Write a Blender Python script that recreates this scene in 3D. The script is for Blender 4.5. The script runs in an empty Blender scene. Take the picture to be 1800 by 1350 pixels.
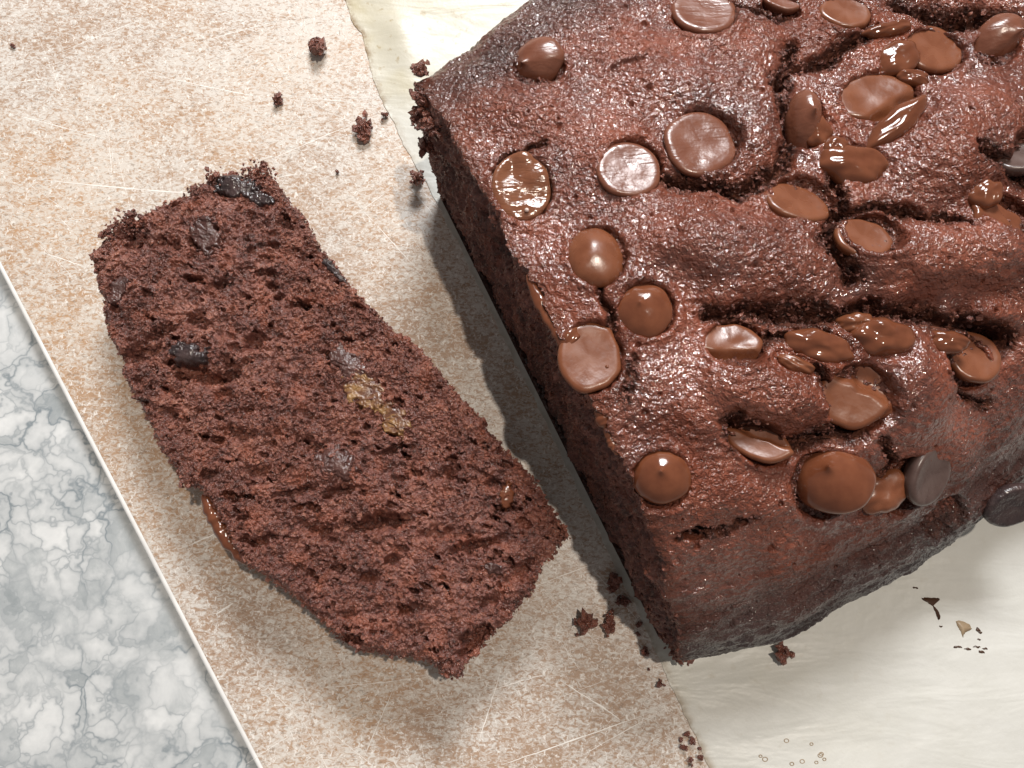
import bpy, math, random
import numpy as np
from mathutils import Euler, Vector

random.seed(7)
rng = np.random.default_rng(11)
sc = bpy.context.scene
col = sc.collection
MM = 0.001

# ------------------------------------------------------------------ camera
F = 1450.0                       # focal length in photograph pixels (1800 wide)
CAM_H = 0.170
cam_eul = Euler((math.radians(12.6), math.radians(-2.0), 0.0), 'XYZ')
cd = bpy.data.cameras.new('camera')
cd.sensor_fit = 'HORIZONTAL'
cd.sensor_width = 36.0
cd.lens = 36.0 * F / 1800.0
cd.clip_start = 0.005
cd.clip_end = 20.0
cam = bpy.data.objects.new('camera', cd)
cam.location = (0, 0, CAM_H)
cam.rotation_euler = cam_eul
col.objects.link(cam)
sc.camera = cam

# ------------------------------------------------------------------ world, lamps, exposure
world = bpy.data.worlds.new('World')
sc.world = world
world.use_nodes = True
bg = world.node_tree.nodes['Background']
bg.inputs[0].default_value = (1.0, 0.95, 0.92, 1)
bg.inputs[1].default_value = 0.19


def lamp(name, az_vec, elev, dist, sx, sy, power, color, target=(0.01, 0.04, 0.02)):
    """area lamp whose light travels along az_vec (x right, y up in the picture) downwards at elev degrees"""
    h = Vector((az_vec[0], az_vec[1], 0)).normalized()
    e = math.radians(elev)
    d = Vector((h.x * math.cos(e), h.y * math.cos(e), -math.sin(e)))
    l = bpy.data.lights.new(name, 'AREA')
    l.shape = 'RECTANGLE'
    l.size = sx
    l.size_y = sy
    l.energy = power
    l.color = color
    o = bpy.data.objects.new(name, l)
    o.location = Vector(target) - d * dist
    o.rotation_euler = d.to_track_quat('-Z', 'Y').to_euler()
    col.objects.link(o)


lamp('window_light', (-0.10, -0.98), 44, 0.9, 0.27, 0.22, 8.0, (0.98, 0.99, 1.0))
lamp('direct_light', (-0.85, -0.52), 78.5, 2.2, 0.045, 0.045, 19.0, (1.0, 0.90, 0.78))

sc.view_settings.view_transform = 'Standard'
sc.view_settings.look = 'None'
sc.view_settings.exposure = 0.35
sc.view_settings.gamma = 1.0
sc.view_settings.use_curve_mapping = False
sc.cycles.use_denoising = True
sc.cycles.max_bounces = 6

# ------------------------------------------------------------------ geometry of the place
CR = np.array(cam_eul.to_matrix())
CC = np.array([0, 0, CAM_H])


def P(px, py, z=0.0):
    d = CR @ np.array([(px - 900) / F, -(py - 675) / F, -1.0])
    return CC + d * ((z - CC[2]) / d[2])


# ------------------------------------------------------------------ noise
_perm = rng.permutation(256)
_perm = np.concatenate([_perm, _perm, _perm])
_g3 = rng.normal(size=(256, 3))
_g3 /= np.linalg.norm(_g3, axis=1)[:, None]


def noise(x, y, z=None):
    x = np.asarray(x, dtype=np.float64)
    y = np.asarray(y, dtype=np.float64)
    if z is None:
        xi, yi = np.floor(x).astype(int), np.floor(y).astype(int)
        xf, yf = x - xi, y - yi
        u = xf * xf * xf * (xf * (xf * 6 - 15) + 10)
        v = yf * yf * yf * (yf * (yf * 6 - 15) + 10)
        r = 0
        for dx in (0, 1):
            px = _perm[(xi + dx) & 255]
            wx = u if dx else 1 - u
            for dy in (0, 1):
                g = _g3[_perm[px + ((yi + dy) & 255)]]
                w = wx * (v if dy else 1 - v)
                r = r + w * (g[..., 0] * (xf - dx) + g[..., 1] * (yf - dy)) * 1.7
        return r
    z = np.asarray(z, dtype=np.float64)
    xi, yi, zi = np.floor(x).astype(int), np.floor(y).astype(int), np.floor(z).astype(int)
    xf, yf, zf = x - xi, y - yi, z - zi
    u = xf * xf * (3 - 2 * xf)
    v = yf * yf * (3 - 2 * yf)
    w_ = zf * zf * (3 - 2 * zf)
    r = 0
    for dx in (0, 1):
        px = _perm[(xi + dx) & 255]
        wx = u if dx else 1 - u
        for dy in (0, 1):
            py = _perm[px + ((yi + dy) & 255)]
            wy = wx * (v if dy else 1 - v)
            for dz in (0, 1):
                g = _g3[_perm[py + ((zi + dz) & 255)]]
                w = wy * (w_ if dz else 1 - w_)
                r = r + w * (g[..., 0] * (xf - dx) + g[..., 1] * (yf - dy) + g[..., 2] * (zf - dz)) * 1.5
    return r


def worley_pits(x, y, cell, rmin, rmax, prob, seed):
    """round holes: 0 outside, up to 1 at the middle of a hole"""
    xi, yi = np.floor(x / cell).astype(int), np.floor(y / cell).astype(int)
    out = np.zeros_like(x)
    for dx in (-1, 0, 1):
        for dy in (-1, 0, 1):
            cx, cy = xi + dx, yi + dy
            h = _perm[(_perm[(cx + seed) & 255] + cy * 7) & 255]
            h2 = _perm[(h + 57 + cx) & 255]
            h3 = _perm[(h2 + 101 + cy) & 255]
            h4 = _perm[(h3 + 31) & 255]
            rad = rmin + (rmax - rmin) * (h3 / 255.0) ** 2
            d = np.hypot(x - (cx + h / 255.0) * cell, y - (cy + h2 / 255.0) * cell) / rad
            k = np.where(h4 / 255.0 < prob, np.clip(1 - d * d, 0, 1), 0)
            out = np.maximum(out, k)
    return out


def sstep(a, b, x):
    t = np.clip((x - a) / (b - a), 0, 1)
    return t * t * (3 - 2 * t)


def crumb_height(x, y):
    """relief in mm of a torn crumb surface; x, y in mm"""
    wx = x + 0.5 * noise(x / 2.1, y / 2.1 + 9)
    wy = y + 0.5 * noise(x / 2.1 + 40, y / 2.1)
    h = 0.8 * noise(wx / 6.5, wy / 5) + 0.45 * noise(wx / 2.4 + 7, wy / 1.7)
    h += 0.70 * (np.abs(noise(wx / 1.3, wy / 1.1 + 3)) - 0.25)
    h += 0.40 * (np.abs(noise(x / 0.62 + 31, y / 0.62)) - 0.25)
    h += 0.16 * noise(x / 0.33, y / 0.33 + 77)
    m = 0.35 + 1.0 * sstep(-0.3, 0.3, noise(x / 8 + 3, y / 5 + 5))
    h -= 1.0 * m * sstep(0, .5, worley_pits(wx / 1.2, wy, 1.25, 0.22, 0.55, 0.5, 3))
    h -= 1.9 * m * sstep(0, .6, worley_pits(wx / 1.5, wy + 0.25 * wx, 2.6, 0.35, 0.95, 0.42, 53))
    h -= 2.8 * m * sstep(0, .7, worley_pits(wx / 2.0, wy + 0.3 * wx, 5.2, 0.5, 1.6, 0.42, 91))
    return h


# ------------------------------------------------------------------ materials
def new_mat(name):
    m = bpy.data.materials.new(name)
    m.use_nodes = True
    t = m.node_tree
    b = t.nodes['Principled BSDF']
    return m, t, b


class N:
    """tiny node helper"""
    def __init__(self, t):
        self.t = t
        self.tc = t.nodes.new('ShaderNodeTexCoord')

    def put(self, sock, v):
        if isinstance(v, (int, float)):
            sock.default_value = v
        elif isinstance(v, tuple):
            sock.default_value = v if len(v) == len(sock.default_value) else tuple(v) + (1,)
        else:
            self.t.links.new(v, sock)

    def obj(self, scale=(1, 1, 1), rot=0.0):
        m = self.t.nodes.new('ShaderNodeMapping')
        m.inputs['Scale'].default_value = scale
        m.inputs['Rotation'].default_value = (0, 0, rot)
        self.t.links.new(self.tc.outputs['Object'], m.inputs['Vector'])
        return m.outputs[0]

    def noise(self, scale, detail=2, rough=0.5, dist=0.0, vec=None, col=False):
        n = self.t.nodes.new('ShaderNodeTexNoise')
        n.inputs['Scale'].default_value = scale
        n.inputs['Detail'].default_value = detail
        n.inputs['Roughness'].default_value = rough
        n.inputs['Distortion'].default_value = dist
        self.t.links.new(vec or self.tc.outputs['Object'], n.inputs['Vector'])
        return n.outputs[1 if col else 0]

    def voro(self, scale, feature='F1', vec=None, rnd=1.0, out='Distance'):
        n = self.t.nodes.new('ShaderNodeTexVoronoi')
        n.feature = feature
        n.inputs['Scale'].default_value = scale
        n.inputs['Randomness'].default_value = rnd
        self.t.links.new(vec or self.tc.outputs['Object'], n.inputs['Vector'])
        return n.outputs[out]

    def ramp(self, fac, stops):
        n = self.t.nodes.new('ShaderNodeValToRGB')
        e = n.color_ramp.elements
        while len(e) < len(stops):
            e.new(0.5)
        for k, (p, c) in enumerate(stops):
            e[k].position = p
            e[k].color = (c, c, c, 1) if isinstance(c, (int, float)) else tuple(c) + (1,)
        self.t.links.new(fac, n.inputs[0])
        return n.outputs[0]

    def mix(self, fac, a, b, mode='MIX'):
        n = self.t.nodes.new('ShaderNodeMix')
        n.data_type = 'RGBA'
        n.blend_type = mode
        self.put(n.inputs[0], fac)
        self.put(n.inputs[6], a)
        self.put(n.inputs[7], b)
        return n.outputs[2]

    def math(self, op, a, b=0.0, clamp=False):
        n = self.t.nodes.new('ShaderNodeMath')
        n.operation = op
        n.use_clamp = clamp
        self.put(n.inputs[0], a)
        self.put(n.inputs[1], b)
        return n.outputs[0]

    def vmath(self, op, a, b):
        n = self.t.nodes.new('ShaderNodeVectorMath')
        n.operation = op
        self.put(n.inputs[0], a)
        self.put(n.inputs[1], b)
        return n.outputs[0]

    def attr(self, name):
        n = self.t.nodes.new('ShaderNodeAttribute')
        n.attribute_name = name
        return n.outputs['Fac']

    def bump(self, h, dist, strength=1.0, prev=None):
        n = self.t.nodes.new('ShaderNodeBump')
        n.inputs['Strength'].default_value = strength
        n.inputs['Distance'].default_value = dist
        self.t.links.new(h, n.inputs['Height'])
        if prev:
            self.t.links.new(prev, n.inputs['Normal'])
        return n.outputs[0]


def mat_crumb(name='cake_crumb', dark=(0.046, 0.015, 0.011), mid=(0.155, 0.051, 0.037), light=(0.34, 0.14, 0.10)):
    m, t, b = new_mat(name)
    n = N(t)
    big = n.noise(160, 3, 0.6)
    fine = n.noise(900, 3, 0.65)
    f = n.math('ADD', n.math('MULTIPLY', big, 0.45), n.math('MULTIPLY', fine, 0.55))
    c = n.ramp(f, [(0.34, dark), (0.5, mid), (0.68, light)])
    red = n.ramp(n.noise(260, 2), [(0.52, 0.0), (0.7, 0.7)])
    c = n.mix(red, c, (0.27, 0.082, 0.046))
    t.links.new(c, b.inputs['Base Color'])
    r = n.ramp(n.noise(1100, 2), [(0.35, 0.24), (0.6, 0.48)])
    t.links.new(r, b.inputs['Roughness'])
    b.inputs['Specular IOR Level'].default_value = 0.5
    b.inputs['Coat Weight'].default_value = 0.45
    b.inputs['Coat Roughness'].default_value = 0.14
    h = n.noise(2300, 3, 0.7)
    bb = n.bump(h, 0.00045, 1.0)
    t.links.new(bb, b.inputs['Normal'])
    t.links.new(bb, b.inputs['Coat Normal'])
    return m


def mat_crust():
    m, t, b = new_mat('cake_crust')
    n = N(t)
    v = n.obj((1, 1, 1))
    big = n.noise(70, 3, 0.55)
    fine = n.noise(800, 3, 0.6)
    f = n.math('ADD', n.math('MULTIPLY', big, 0.6), n.math('MULTIPLY', fine, 0.4))
    crust = n.ramp(f, [(0.34, (0.072, 0.0175, 0.0095)), (0.50, (0.145, 0.037, 0.019)), (0.68, (0.235, 0.065, 0.034))])
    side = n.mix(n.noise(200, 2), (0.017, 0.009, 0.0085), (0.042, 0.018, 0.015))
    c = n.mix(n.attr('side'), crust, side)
    torn = n.ramp(n.noise(700, 3, 0.65), [(0.35, (0.026, 0.008, 0.005)), (0.55, (0.078, 0.024, 0.014)), (0.72, (0.17, 0.06, 0.034))])
    c = n.mix(n.attr('torn'), c, torn)
    t.links.new(c, b.inputs['Base Color'])
    r = n.ramp(n.noise(500, 2), [(0.35, 0.36), (0.65, 0.5)])
    r2 = n.math('ADD', r, n.math('MULTIPLY', n.attr('torn'), 0.3), True)
    t.links.new(r2, b.inputs['Roughness'])
    b.inputs['Specular IOR Level'].default_value = 0.2
    moist = n.ramp(n.noise(85, 3, 0.6), [(0.36, 0.35), (0.60, 1.0)])
    t.links.new(n.math('MULTIPLY', moist, n.math('SUBTRACT', 1.0, n.math('MULTIPLY', n.attr('torn'), 0.8))), b.inputs['Coat Weight'])
    b.inputs['Coat Roughness'].default_value = 0.085
    b.inputs['Coat IOR'].default_value = 1.75
    h1 = n.noise(1150, 2, 0.5, 0.5)
    h2 = n.noise(2600, 2, 0.6)
    hm = n.math('MULTIPLY', h1, n.ramp(n.noise(60, 2), [(0.38, 0.7), (0.62, 1.45)]))
    b1 = n.bump(hm, 0.00078, 1.0)
    bb = b1
    bb = n.bump(h2, 0.00020, 1.0, bb)
    t.links.new(b1, b.inputs['Coat Normal'])
    t.links.new(bb, b.inputs['Normal'])
    return m


def mat_choc(name, c0, c1, r0, r1, wrinkle=0.0, bumpd=0.00006):
    m, t, b = new_mat(name)
    n = N(t)
    c = n.mix(n.ramp(n.noise(240, 3, 0.6), [(0.35, 0), (0.65, 1)]), c0, c1)
    t.links.new(c, b.inputs['Base Color'])
    r = n.ramp(n.noise(380, 2), [(0.35, r0), (0.65, r1)])
    t.links.new(r, b.inputs['Roughness'])
    b.inputs['Specular IOR Level'].default_value = 0.5
    bb = n.bump(n.noise(700, 3, 0.6), bumpd, 1.0)
    if wrinkle:
        w = n.noise(520, 2, 0.5, 0.8, n.obj((0.45, 1.6, 1), 0.5))
        bb = n.bump(w, wrinkle, 1.0, bb)
    t.links.new(bb, b.inputs['Normal'])
    return m


def mat_plain(name, color, rough, spec=0.5):
    m, t, b = new_mat(name)
    n = N(t)
    c = n.mix(n.noise(300, 2), tuple(0.8 * v for v in color), tuple(1.15 * v for v in color))
    t.links.new(c, b.inputs['Base Color'])
    b.inputs['Roughness'].default_value = rough
    b.inputs['Specular IOR Level'].default_value = spec
    return m


def mat_board():
    m, t, b = new_mat('printed_board')
    n = N(t)
    streak = n.obj((0.75, 1.25, 1), 0.35)
    worm = n.noise(1150, 3, 0.62, 1.1, streak)
    patch = n.noise(46, 4, 0.62)
    mid = n.noise(210, 3, 0.6, 0.5, streak)
    f = n.math('ADD', worm, n.math('MULTIPLY', n.math('SUBTRACT', patch, 0.5), 0.40))
    f = n.math('ADD', f, n.math('MULTIPLY', n.math('SUBTRACT', mid, 0.5), 0.28))
    f = n.math('ADD', f, n.math('MULTIPLY', n.math('SUBTRACT', n.noise(9, 2, 0.5), 0.5), 0.45))
    white = n.ramp(f, [(0.37, 0.0), (0.60, 1.0)])
    tan = n.mix(n.noise(30, 3, 0.6), (0.40, 0.265, 0.18), (0.31, 0.215, 0.155))
    orange = n.ramp(n.noise(17, 4, 0.6), [(0.44, 0.0), (0.64, 0.6)])
    tan = n.mix(orange, tan, (0.50, 0.295, 0.155))
    pale = n.mix(n.math('MULTIPLY', orange, 0.6), (0.60, 0.56, 0.515), (0.60, 0.50, 0.40))
    c = n.mix(white, tan, pale)
    dots = n.ramp(n.noise(1300, 2, 0.6, 0.8, streak), [(0.33, 0.5), (0.42, 0.0)])
    c = n.mix(dots, c, (0.19, 0.13, 0.09))
    flecks = n.ramp(n.noise(1400, 2, 0.6, 0.8, n.obj((1.1, 0.8, 1), 0.9)), [(0.60, 0.0), (0.68, 0.75)])
    c = n.mix(flecks, c, (0.78, 0.745, 0.70))
    t.links.new(c, b.inputs['Base Color'])
    b.inputs['Roughness'].default_value = 0.34
    b.inputs['Specular IOR Level'].default_value = 0.45
    t.links.new(n.bump(worm, 0.00006, 0.6), b.inputs['Normal'])
    return m


def mat_marble():
    m, t, b = new_mat('grey_marble')
    n = N(t)
    half = (0.5, 0.5, 0.5)
    w1 = n.vmath('SUBTRACT', n.noise(34, 3, 0.55, 0, None, True), half)
    w2 = n.vmath('SUBTRACT', n.noise(130, 3, 0.6, 0, None, True), half)
    w3 = n.vmath('SUBTRACT', n.noise(480, 2, 0.6, 0, None, True), half)
    wv = n.vmath('ADD', n.obj((1, 1, 1)), n.vmath('MULTIPLY', w1, (0.026, 0.026, 0.026)))
    wv = n.vmath('ADD', wv, n.vmath('MULTIPLY', w2, (0.011, 0.011, 0.011)))
    wv = n.vmath('ADD', wv, n.vmath('MULTIPLY', w3, (0.0022, 0.0022, 0.0022)))
    e1 = n.voro(70, 'DISTANCE_TO_EDGE', wv)
    e2 = n.voro(175, 'DISTANCE_TO_EDGE', wv)
    cell = n.voro(70, 'F1', wv, out='Color')
    cell2 = n.voro(175, 'F1', wv, out='Color')
    s1 = t.nodes.new('ShaderNodeSeparateColor')
    t.links.new(cell, s1.inputs[0])
    s2 = t.nodes.new('ShaderNodeSeparateColor')
    t.links.new(cell2, s2.inputs[0])
    region = n.ramp(n.noise(24, 3, 0.6), [(0.30, 0.1), (0.50, 1.0)])       # where the stone is broken small
    tone = n.math('ADD', n.math('MULTIPLY', s1.outputs[0], 0.28), n.math('MULTIPLY', n.noise(110, 6, 0.7, 0.5), 0.75))
    small = n.math('MULTIPLY', n.math('SUBTRACT', s2.outputs[0], 0.5), n.math('MULTIPLY', region, 0.30))
    tone = n.math('ADD', tone, small)
    c = n.ramp(tone, [(0.26, (0.24, 0.265, 0.275)), (0.42, (0.385, 0.405, 0.41)), (0.56, (0.53, 0.54, 0.54)), (0.8, (0.64, 0.645, 0.64))])
    rim1 = n.ramp(e1, [(0.0, 0.62), (0.06, 0.34), (0.22, 0.0)])
    c = n.mix(rim1, c, (0.33, 0.35, 0.36))
    rim2 = n.math('MULTIPLY', n.ramp(e2, [(0.0, 0.62), (0.09, 0.25), (0.25, 0.0)]), region)
    c = n.mix(rim2, c, (0.31, 0.33, 0.34))
    lines = n.math('MULTIPLY', n.ramp(e1, [(0.0, 0.9), (0.032, 0.0)]), n.ramp(n.noise(60, 3), [(0.44, 0.0), (0.60, 1.0)]))
    c = n.mix(lines, c, (0.17, 0.20, 0.22))
    lines2 = n.math('MULTIPLY', n.ramp(e2, [(0.0, 0.4), (0.05, 0.0)]), n.ramp(n.noise(95, 3), [(0.42, 0.0), (0.56, 1.0)]))
    c = n.mix(lines2, c, (0.20, 0.23, 0.25))
    t.links.new(c, b.inputs['Base Color'])
    b.inputs['Roughness'].default_value = 0.32
    return m


def mat_paper():
    m, t, b = new_mat('baking_paper')
    n = N(t)
    mott = n.noise(120, 4, 0.65)
    c = n.mix(mott, (0.51, 0.505, 0.465), (0.62, 0.615, 0.59))
    grease = n.ramp(n.noise(55, 3, 0.6), [(0.46, 0.0), (0.66, 1.0)])
    c = n.mix(n.math('MULTIPLY', n.attr('grease'), n.math('ADD', 0.5, n.math('MULTIPLY', grease, 0.45))), c, (0.43, 0.37, 0.22))
    spots = n.ramp(n.noise(420, 3, 0.6), [(0.60, 0.0), (0.70, 0.6)])
    c = n.mix(n.math('MULTIPLY', n.attr('grease'), spots), c, (0.30, 0.21, 0.09))
    edge = n.math('MULTIPLY', n.attr('edge'), n.ramp(n.noise(260, 3, 0.7), [(0.36, 0.0), (0.56, 1.0)]))
    c = n.mix(edge, c, (0.20, 0.125, 0.05))
    t.links.new(c, b.inputs['Base Color'])
    b.inputs['Roughness'].default_value = 0.38
    b.inputs['Specular IOR Level'].default_value = 0.4
    h = n.noise(900, 3, 0.6)
    bb = n.bump(h, 0.00005, 1.0)
    bb = n.bump(n.noise(90, 3, 0.5, 0.5, n.obj((0.5, 1.6, 1), -0.5)), 0.0007, 0.7, bb)
    t.links.new(bb, b.inputs['Normal'])
    return m


def mat_banana():
    m, t, b = new_mat('banana_flesh')
    n = N(t)
    f = n.noise(420, 4, 0.65, 0.4, n.obj((0.6, 1.3, 1), -0.65))
    c = n.ramp(f, [(0.38, (0.095, 0.036, 0.024)), (0.50, (0.17, 0.078, 0.036)), (0.60, (0.27, 0.145, 0.055)), (0.74, (0.33, 0.215, 0.105))])
    t.links.new(c, b.inputs['Base Color'])
    b.inputs['Roughness'].default_value = 0.26
    t.links.new(n.bump(f, 0.0004, 1.0), b.inputs['Normal'])
    return m


M = dict(
    crumb=mat_crumb(),
    loose=mat_crumb('loose_crumb', (0.075, 0.025, 0.018), (0.18, 0.060, 0.040), (0.36, 0.14, 0.088)),
    crust=mat_crust(),
    satin=mat_choc('satin_chocolate', (0.140, 0.047, 0.026), (0.172, 0.063, 0.036), 0.22, 0.32, 0.00010),
    gloss=mat_choc('melted_chocolate', (0.118, 0.036, 0.0165), (0.160, 0.052, 0.024), 0.07, 0.16, 0.0, 0.00003),
    wet=mat_choc('wet_chocolate', (0.145, 0.052, 0.026), (0.185, 0.070, 0.035), 0.10, 0.20, 0.00022),
    matte=mat_choc('soft_chocolate', (0.145, 0.046, 0.020), (0.188, 0.064, 0.029), 0.22, 0.34, 0.0, 0.00004),
    dark=mat_choc('dark_chocolate', (0.030, 0.021, 0.022), (0.060, 0.036, 0.034), 0.16, 0.32, 0.00012, 0.0003),
    plum=mat_choc('plum_chocolate', (0.055, 0.022, 0.018), (0.10, 0.044, 0.036), 0.22, 0.42, 0.00012, 0.0004),
    grey=mat_choc('reflection_grey_chocolate', (0.072, 0.042, 0.035), (0.105, 0.066, 0.056), 0.25, 0.36, 0.0),  # grey reflection on the flat chip faces, put into the chocolate colour
    bead=mat_plain('sugar_bead', (0.62, 0.50, 0.45), 0.15),
    board=mat_board(), marble=mat_marble(), paper=mat_paper(), banana=mat_banana(),
    edge=mat_plain('board_edge_highlight', (0.80, 0.79, 0.77), 0.30),  # highlight along the board's bevel, painted as a white rim
    scratch=mat_plain('scratched_white', (0.76, 0.72, 0.67), 0.5),
    stain=mat_plain('dried_batter', (0.060, 0.026, 0.012), 0.4),
    stainlight=mat_plain('thin_batter', (0.33, 0.24, 0.15), 0.4),
)


# ------------------------------------------------------------------ mesh helpers
def link_mesh(name, verts, faces, mat, parent=None, smooth=True, attrs=None, origin=None):
    """faces: (n,4) or (n,3) array, or list of such arrays; origin: world point that becomes the object's own origin"""
    verts = np.asarray(verts, dtype=np.float64).reshape(-1, 3)
    if parent is not None:
        base = np.array(parent.matrix_basis.translation) if parent.parent is None else \
            np.array(parent.matrix_basis.translation) + np.array(parent.parent.matrix_basis.translation)
    else:
        base = np.zeros(3)
    if origin is None:
        origin = base
    origin = np.asarray(origin, dtype=np.float64)
    v = verts - origin
    fl = faces if isinstance(faces, list) else [faces]
    loops = np.concatenate([np.asarray(f).reshape(-1) for f in fl]).astype(np.int32)
    tot = np.concatenate([np.full(len(f), np.asarray(f).shape[1]) for f in fl]).astype(np.int32)
    start = np.concatenate([[0], np.cumsum(tot)[:-1]]).astype(np.int32)
    me = bpy.data.meshes.new(name)
    me.vertices.add(len(v))
    me.vertices.foreach_set('co', v.astype(np.float32).ravel())
    me.loops.add(len(loops))
    me.loops.foreach_set('vertex_index', loops)
    me.polygons.add(len(tot))
    me.polygons.foreach_set('loop_start', start)
    me.polygons.foreach_set('loop_total', tot)
    me.update(calc_edges=True)
    me.polygons.foreach_set('use_smooth', np.full(len(tot), smooth, dtype=bool))
    for k, a in (attrs or {}).items():
        at = me.attributes.new(k, 'FLOAT', 'POINT')
        at.data.foreach_set('value', np.asarray(a, dtype=np.float32).ravel())
    me.materials.append(mat)
    me.validate()
    o = bpy.data.objects.new(name, me)
    col.objects.link(o)
    o.location = Vector(origin - base)
    if parent is not None:
        o.parent = parent
    return o


def grid_faces(ni, nj, wrap_j=False, off=0, flip=False):
    i = np.arange(ni - 1)[:, None]
    j = np.arange(nj if wrap_j else nj - 1)[None, :]
    j2 = (j + 1) % nj
    f = np.stack([i * nj + j + 0 * i, i * nj + j2, (i + 1) * nj + j2, (i + 1) * nj + j], -1).reshape(-1, 4) + off
    return f[:, ::-1] if flip else f


def thing(name, loc, label, cat, group=None):
    o = bpy.data.objects.new(name, None)
    o.empty_display_size = 0.01
    o.location = loc
    col.objects.link(o)
    tag(o, label, cat, group)
    return o


def tag(o, label=None, cat=None, group=None, kind=None):
    for k, v in (('label', label), ('category', cat), ('group', group), ('kind', kind)):
        if v:
            o[k] = v
    return o


def catmull(pts, n, closed=False):
    p = np.asarray(pts, dtype=np.float64)
    k = len(p)
    t = np.linspace(0, k if closed else k - 1, n, endpoint=not closed)
    i = np.minimum(np.floor(t).astype(int), k - 1 if closed else k - 2)
    f = (t - i)[:, None]
    g = (lambda q: p[q % k]) if closed else (lambda q: p[np.clip(q, 0, k - 1)])
    a, b, c, d = g(i - 1), g(i), g(i + 1), g(i + 2)
    return 0.5 * (2 * b + (c - a) * f + (2 * a - 5 * b + 4 * c - d) * f ** 2 + (3 * b - a - 3 * c + d) * f ** 3)


def arc_resample(p, n, closed=False):
    q = np.vstack([p, p[:1]]) if closed else p
    d = np.concatenate([[0], np.cumsum(np.linalg.norm(np.diff(q, axis=0), axis=1))])
    t = np.linspace(0, d[-1], n, endpoint=not closed)
    return np.stack([np.interp(t, d, q[:, k]) for k in range(q.shape[1])], -1)


_phi = (1 + 5 ** 0.5) / 2
ICO_V = np.array([(-1, _phi, 0), (1, _phi, 0), (-1, -_phi, 0), (1, -_phi, 0), (0, -1, _phi), (0, 1, _phi),
                  (0, -1, -_phi), (0, 1, -_phi), (_phi, 0, -1), (_phi, 0, 1), (-_phi, 0, -1), (-_phi, 0, 1)]) / 1.9
ICO_F = np.array([(0, 11, 5), (0, 5, 1), (0, 1, 7), (0, 7, 10), (0, 10, 11), (1, 5, 9), (5, 11, 4), (11, 10, 2), (10, 7, 6),
                  (7, 1, 8), (3, 9, 4), (3, 4, 2), (3, 2, 6), (3, 6, 8), (3, 8, 9), (4, 9, 5), (2, 4, 11), (6, 2, 10), (8, 6, 7), (9, 8, 1)])


def grains(points, rad):
    """small rough crumbs at points: one vertex and face block"""
    n = len(points)
    v = ICO_V[None] * (1 + 0.45 * rng.normal(size=(n, 12, 1))).clip(0.4, 1.8)
    s = rad[:, None, None] * rng.uniform(0.65, 1.35, size=(n, 1, 3))
    v = v * s
    ang = rng.uniform(0, 6.28, n)
    c, s_ = np.cos(ang)[:, None], np.sin(ang)[:, None]
    x, y = v[..., 0] * c - v[..., 1] * s_, v[..., 0] * s_ + v[..., 1] * c
    v = np.stack([x, y, v[..., 2]], -1) + points[:, None, :]
    f = ICO_F[None] + (np.arange(n) * 12)[:, None, None]
    return v.reshape(-1, 3), f.reshape(-1, 3)


# ------------------------------------------------------------------ countertop, board, paper
def slab(name, corners, z0, z1, bevel, mat, parent=None, origin=None):
    """flat plate with a rounded upper rim: corners counter-clockwise"""
    c = np.asarray(corners)
    mid = c.mean(0)
    rows = []
    ring = arc_resample(c, 240, True)
    nrm = ring - mid
    for k in range(7):
        a = k / 6 * math.pi / 2
        ins, z = bevel * (1 - math.sin(a)), z1 - bevel + bevel * math.cos(a)
        rows.append((ring - nrm / np.linalg.norm(nrm, axis=1)[:, None] * ins, z))
    rows.append((ring, z0))
    v = np.concatenate([np.column_stack([r, np.full(len(r), z)]) for r, z in rows])
    f = grid_faces(len(rows), 240, True, 0, True)
    top = np.arange(240)[None]
    bot = (np.arange(240) + 240 * (len(rows) - 1))[None, ::-1]
    return link_mesh(name, v, [f, top, bot], mat, parent, True, None, origin)


E1, E2 = P(0, 480)[:2], P(450, 1350)[:2]
bd = (E2 - E1) / np.linalg.norm(E2 - E1)                 # along the board's visible edge
bn = np.array([-bd[1], bd[0]])                           # towards the loaf
BT = 4.5 * MM
ctop = link_mesh('countertop', *(lambda s: (np.array([(-s, -s, -BT), (s, -s, -BT), (s, s, -BT), (-s, s, -BT),
                                                       (-s, -s, -BT - .03), (s, -s, -BT - .03), (s, s, -BT - .03), (-s, s, -BT - .03)]),
                                            np.array([(0, 1, 2, 3), (7, 6, 5, 4), (0, 4, 5, 1), (1, 5, 6, 2), (2, 6, 7, 3), (3, 7, 4, 0)])))(0.5),
                 M['marble'], None, False)
tag(ctop, 'white and grey marbled stone countertop', 'countertop', kind='structure')

bc = [E1 - bd * .16, E1 + bd * .30, E1 + bd * .30 + bn * .27, E1 - bd * .16 + bn * .27]
b_origin = np.append(np.mean(bc, 0), -BT)
board = thing('cutting_board', b_origin, 'tan and white mottled cutting board with knife scratches and an edge highlight coloured in white', 'cutting board')
ins = 1.15 * MM
inner = [bc[0] + (bd + bn) * ins, bc[1] + (-bd + bn) * ins, bc[2] + (-bd - bn) * ins, bc[3] + (bd - bn) * ins]
slab('board_core', bc, -BT, -0.10 * MM, 0.9 * MM, M['edge'], board)
slab('printed_surface', inner, -0.6 * MM, 0.0, 0.08 * MM, M['board'], board)

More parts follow.
